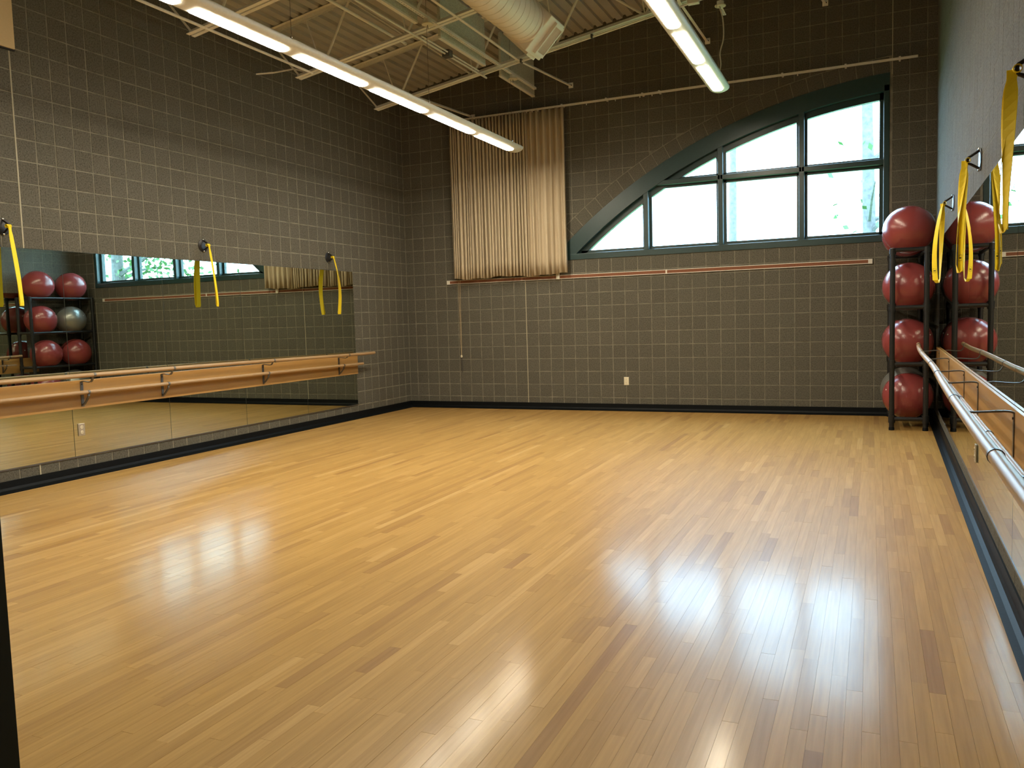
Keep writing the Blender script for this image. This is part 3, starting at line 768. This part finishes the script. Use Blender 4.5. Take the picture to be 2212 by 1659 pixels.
# mirrors
LS = [1.595, 2.815, 4.045, 5.27, 6.495, 7.715, 8.935, 10.155, 11.375]
RS = [1.2, 2.69, 3.91, 5.14, 6.36, 7.59, 8.81, 10.03, 11.25]
for side, seams, where in (('L', LS, 'curtain corner'), ('R', RS, 'ball rack corner')):
    fr, sg = frame_of(side)
    for i, (a, b) in enumerate(zip(seams, seams[1:])):
        loc, rz = fr((a+b)/2, .001, MIR_BOT)
        t = thing('wall_mirror', 'tall frameless wall mirror panel behind the barre, %s from the %s' % (ORD[i], where), 'mirror', loc, rz + (random.uniform(-.0005, .0005)), 'wall mirror panels')
        L = (b-a)/2-.002; H = MIR_TOP-MIR_BOT
        MB().box(-L, L, 0, .0055, 0, H).build('backing', 'mirror_edge', t)
        MB().add([(-L+.001,.006,.001),(L-.001,.006,.001),(L-.001,.006,H-.001),(-L+.001,.006,H-.001)], [(0,1,2,3)]).build('silvered_face', 'mirror', t)
    loc, rz = fr(0, 0, MIR_BOT)
    o = MB().box(min(sg*seams[0], sg*seams[-1]), max(sg*seams[0], sg*seams[-1]), 0, .010, -.012, 0).build('mirror_channel', 'steel'); o.location = loc; o.rotation_euler = (0,0,rz)
    tag(o, 'thin metal channel under the mirror row that starts at the %s' % where, 'channel')
# barre with backboard
def barre(side, s0, s1, bends, brackets, zu, label):
    fr, sg = frame_of(side); loc, rz = fr(s0, .009, .69)
    t = thing('ballet_barre', label, 'barre', loc, rz, 'double barres along the mirrors')
    X = lambda s: sg*(s-s0)
    xa, xb = sorted((X(s0), X(s1)))
    MB().box(xa, xb, 0, .019, -.005, .278).build('backboard', 'board', t, bevel=.002)
    up = [Vector((X(s), d-.009, z-.69)) for s, d, z in bends[0]]; lo = [Vector((X(s), d-.009, z-.69)) for s, d, z in bends[1]]
    MB().tube(smooth(up, 4), .0215, 14).build('upper_bar', 'bar', t, True)
    MB().tube(smooth(lo, 4), .0195, 14).build('lower_bar', 'bar', t, True)
    def at(line, x):
        for p, q in zip(line, line[1:]):
            if (p.x-x)*(q.x-x) <= 0 and abs(q.x-p.x) > 1e-6:
                u = (x-p.x)/(q.x-p.x); return p.lerp(q, u)
        return line[0]
    for sb in brackets:
        x = X(sb); a, b = at(up, x), at(lo, x)
        br = MB().box(x-.016, x+.016, .018, .024, .015, .265).build('bracket', 'steel', t)
        w = Vector((.012, 0, 0))
        MB().ribbon(smooth([Vector((x,.023,.262)), Vector((x,.06,.268)), Vector((x,a.y-.05,.262)), Vector((x,a.y-.018,a.z-.022))], 4), [w]*13, .009).build('upper_arm', 'steel', br)
        MB().ribbon(smooth([Vector((x,.023,.03)), Vector((x,.05,.045)), Vector((x,b.y-.005,b.z-.05)), Vector((x,b.y,b.z-.02))], 4), [w]*13, .009).build('lower_arm', 'steel', br)
        MB().tube([a-w, a+w], .0245, 14).build('clamp', 'steel', br, True)
        MB().tube([b-w, b+w], .0225, 14).build('clamp', 'steel', br, True)
        for z in (.035, .235): MB().lathe((x, .024, z), [(.006, 0), (.006, .004)], 'y', 8).build('screw', 'dark_steel', br)
barre('L', 1.59, 11.3, ([(1.40,.21,.995),(2.08,.21,.995),(5.38,.213,1.02),(11.2,.215,1.03)], [(1.58,.115,.842),(2.08,.115,.842),(5.4,.12,.85),(11.2,.12,.852)]), (2.08, 3.73, 5.38, 6.39, 8.0, 9.65), 1.0,
      'maple double barre and backboard on the mirrors that end by the curtain corner')
barre('R', 1.0, 11.2, ([(1.5,.235,1.02),(2.2,.25,1.005),(3.58,.262,1.01),(5.3,.252,1.01),(6.76,.268,1.01),(8.3,.275,1.01),(11.0,.27,1.01)], [(1.55,.13,.845),(11.0,.13,.845)]), (1.75, 3.36, 5.06, 6.11, 7.76, 9.4), 1.0,
      'maple double barre and backboard on the mirrors running up to the ball rack')
# wall anchors with yellow straps
def strap_set(side, s, label_a, label_s, shape, grp):
    fr, sg = frame_of(side); loc, rz = fr(s, .001, 2.42)
    t = thing('wall_anchor', label_a, 'wall anchor', loc, rz, 'strap anchors above the mirrors')
    MB().lathe((0,0,0), [(.075,0),(.075,.005),(.068,.008)], 'y', 24).build('anchor_plate', 'dark_steel', t, True)
    MB().tube([Vector((0,.004,.062)), Vector((0,.060,.026)), Vector((0,.074,.020)), Vector((0,.078,0)), Vector((0,.074,-.020)), Vector((0,.060,-.026)), Vector((0,.004,-.062))], .009, 10).build('loop_handle', 'dark_steel', t, True)
    for z in (.068, -.068): MB().lathe((0,.006,z), [(.011,0),(.011,.008),(.004,.013)], 'y', 10).build('bolt', 'chrome', t, True)
    loc2, _ = fr(s, .078, 2.42)
    y = thing('exercise_strap', label_s, 'strap', loc2, rz, grp)
    w = .026
    def wv(a): return Vector((math.cos(a), math.sin(a), 0))*w
    # loop round the handle
    lp = MB(); pts = []; wd = []
    for k in range(15):
        a = 2*math.pi*k/14; pts.append((0, .016*math.cos(a), .016*math.sin(a))); wd.append((.022, 0, 0))
    lp.ribbon(pts, wd, .003); lp.build('choke_loop', 'yellow', y)
    for st in shape:
        pts = []; wd = []; N = 16
        for k in range(N+1):
            u = k/N
            pts.append((st['dx']*math.sin(u*math.pi*.5)+st.get('bx', 0)*math.sin(u*math.pi), .016+st['dy']*math.sin(u*math.pi*.5)+st.get('by', 0)*math.sin(u*math.pi), -.0-st['len']*u))
            a = st['a0']+(st['a1']-st['a0'])*min(1, max(0, (u-st.get('t0', .0))/(st.get('t1', 1)-st.get('t0', .0))))
            pin = 1-.35*math.exp(-((u-.05)/.06)**2)
            wd.append(wv(a)*pin)
        MB().ribbon(pts, wd, .003).build('strand', 'yellow', y)
        if st.get('mark'):
            c = Vector(pts[-3]); wq = Vector(wd[-3])*.8; nrm = Vector((0,0,1)).cross(wq).normalized()*.0022
            for e in (1, -1):
                mk = MB(); hz = .02
                for (u0, u1, z0, z1) in ((-1,1,.9,1.0),(-1,1,-1.0,-.9),(-1,-.9,-1,1),(.9,1,-1,1),(-.7,.7,-.25,.2)):
                    mk.add([c+wq*u0*.8+nrm*e+Vector((0,0,z0*hz)), c+wq*u1*.8+nrm*e+Vector((0,0,z0*hz)), c+wq*u1*.8+nrm*e+Vector((0,0,z1*hz)), c+wq*u0*.8+nrm*e+Vector((0,0,z1*hz))], [(0,1,2,3)])
                mk.build('printed_mark', 'print', y)
    if len(shape) > 1:                       # turn-up joining the two strands at the bottom
        a, b = shape[0], shape[1]; p0 = Vector((a['dx'], .016+a['dy'], -a['len'])); p1 = Vector((b['dx'], .016+b['dy'], -b['len'])); mid = (p0+p1)/2+Vector((0, 0, -.025))
        MB().ribbon(smooth([p0+Vector((0,0,.01)), mid, p1+Vector((0,0,.01))], 6), [wv(a['a1'])*(1-k/12)+wv(b['a1'])*(k/12) for k in range(13)], .003).build('turn_up', 'yellow', y)
flatL = lambda L, a1: [dict(dx=-.02, dy=.055, len=L, a0=.5, a1=a1), dict(dx=-.012, dy=.075, len=L-.01, a0=.3, a1=a1+.15, bx=.01)]
strap_set('L', 2.18, 'dark round wall anchor above the mirrors, closest to the curtain corner', 'yellow exercise strap hanging twisted from the anchor by the curtain corner', [dict(dx=-.01, dy=.05, len=.80, a0=.2, a1=1.5, by=.05), dict(dx=.0, dy=.06, len=.80, a0=.3, a1=1.7, by=.03)], 'yellow straps')
strap_set('L', 4.62, 'dark round wall anchor above the barre mirrors, middle of its row', 'yellow exercise strap hanging flat from the middle anchor of its row', flatL(.70, .25), 'yellow straps')
strap_set('L', 7.06, 'dark round wall anchor above the barre mirrors, beside the pale wall joint', 'yellow exercise strap hanging flat beside the pale vertical wall joint', flatL(.70, .2), 'yellow straps')
strap_set('L', 9.5, 'dark round wall anchor above the mirrors under the tan panel', 'yellow exercise strap hanging from the anchor under the tan panel', flatL(.72, .2), 'yellow straps')
strap_set('R', 3.25, 'dark wall anchor above the mirrors nearest the ball rack', 'yellow exercise strap looped open on the anchor nearest the ball rack', [dict(dx=.03, dy=.015, len=.72, a0=1.2, a1=.1, by=-.005), dict(dx=-.03, dy=.055, len=.72, a0=.4, a1=1.0, by=.02, mark=True)], 'yellow straps')
strap_set('R', 5.73, 'dark wall anchor above the mirrors, second from the ball rack', 'yellow exercise strap twisted on the second anchor from the ball rack', [dict(dx=.0, dy=.045, len=.70, a0=1.3, a1=-.1, mark=True, t0=.05, t1=.6), dict(dx=-.02, dy=.02, len=.74, a0=1.5, a1=.5, t1=.7, mark=True)], 'yellow straps')
strap_set('R', 8.05, 'dark wall anchor above the mirrors, third from the ball rack', 'yellow exercise strap with a boxed black mark, third from the ball rack', [dict(dx=.02, dy=.04, len=.63, a0=1.4, a1=-.1, mark=True, t0=.05, t1=.55), dict(dx=-.03, dy=.02, len=.66, a0=1.5, a1=.3, t1=.8)], 'yellow straps')

# ------------------------------------------------------------------ ball rack and balls
RX0, RX1, RY0, RY1 = 7.455, 7.815, -1.45, -.10
TZ = (.135, .785, 1.45, 2.12)
t = thing('ball_rack', 'black four-tier steel rack full of exercise balls in the corner', 'rack', ((RX0+RX1)/2, (RY0+RY1)/2, 0))
ox, oy = (RX0+RX1)/2, (RY0+RY1)/2
for x in (RX0, RX1):
    for y in (RY0, RY1):
        po = MB().tube([(x-ox, y-oy, .04), (x-ox, y-oy, 2.14)], .030, 14).build('post', 'rack', t, True)
        MB().lathe((x-ox, y-oy, 0), [(.032, 0), (.032, .03), (.022, .045)], 'z', 14).build('foot', 'rubber', po, True)
        MB().lathe((x-ox, y-oy, 2.13), [(.030, 0), (.028, .012), (.008, .02)], 'z', 14).build('post_cap', 'steel' if y == RY0 and x == RX0 else 'rack', po, True)
        for z in TZ: MB().tube([(x-ox, y-oy, z-.045), (x-ox, y-oy, z+.045 if z < 2 else 2.135)], .038, 14).build('tube_connector', 'rack', po, True)
for z in TZ:
    for x in (RX0, RX1): MB().tube([(x-ox, RY0-oy, z), (x-ox, RY1-oy, z)], .022, 12).build('long_rail', 'rack', t, True)
    for y in (RY0, RY1): MB().tube([(RX0-ox, y-oy, z), (RX1-ox, y-oy, z)], .026, 12).build('end_rail', 'rack', t, True)
def ball(x, y, z, r, kind, label, sq=.965):
    o = thing('exercise_ball', label, 'ball', (x, y, z), random.uniform(0, 6), 'exercise balls on the rack')
    s = MB(); s.lathe((0,0,0), [(max(.0008, r*math.sin(math.pi*k/28)), -r*sq*math.cos(math.pi*k/28)) for k in range(29)], 'z', 48)
    b = s.build('ball_skin', kind, o, True); b.data.polygons.foreach_set('use_smooth', [True]*len(b.data.polygons))
    MB().lathe((r*.995*math.cos(.3), 0, r*sq*math.sin(.3)), [(.010, -.006), (.010, .002)], 'x', 12).build('valve_plug', 'plug', b)
bx = 7.637
def rest_z(r, rail): return rail + math.sqrt((r+.022)**2-.18**2)*.985
for (y, tier, r, kind, lab) in (
    (-1.13, 3, .292, 'ball_red', 'dark red exercise ball on the top tier, at the open end of the rack'),
    (-.42, 3, .288, 'ball_red', 'dark red exercise ball on the top tier, against the block wall'),
    (-1.12, 2, .292, 'ball_red', 'dark red exercise ball on the third tier up, at the open end of the rack'),
    (-.47, 2, .285, 'ball_silver', 'silver exercise ball on the third tier up, against the block wall'),
    (-1.05, 1, .288, 'ball_red', 'dark red exercise ball on the second tier up, at the open end of the rack'),
    (-.40, 1, .286, 'ball_red', 'dark red exercise ball on the second tier up, against the block wall'),
    (-1.10, 0, .285, 'ball_red', 'dark red exercise ball on the lowest tier, at the open end of the rack'),
    (-.47, 0, .30, 'ball_silver', 'grey exercise ball on the lowest tier, mostly hidden behind a red one')):
    ball(bx, y, rest_z(r, TZ[tier]), r, kind, lab)
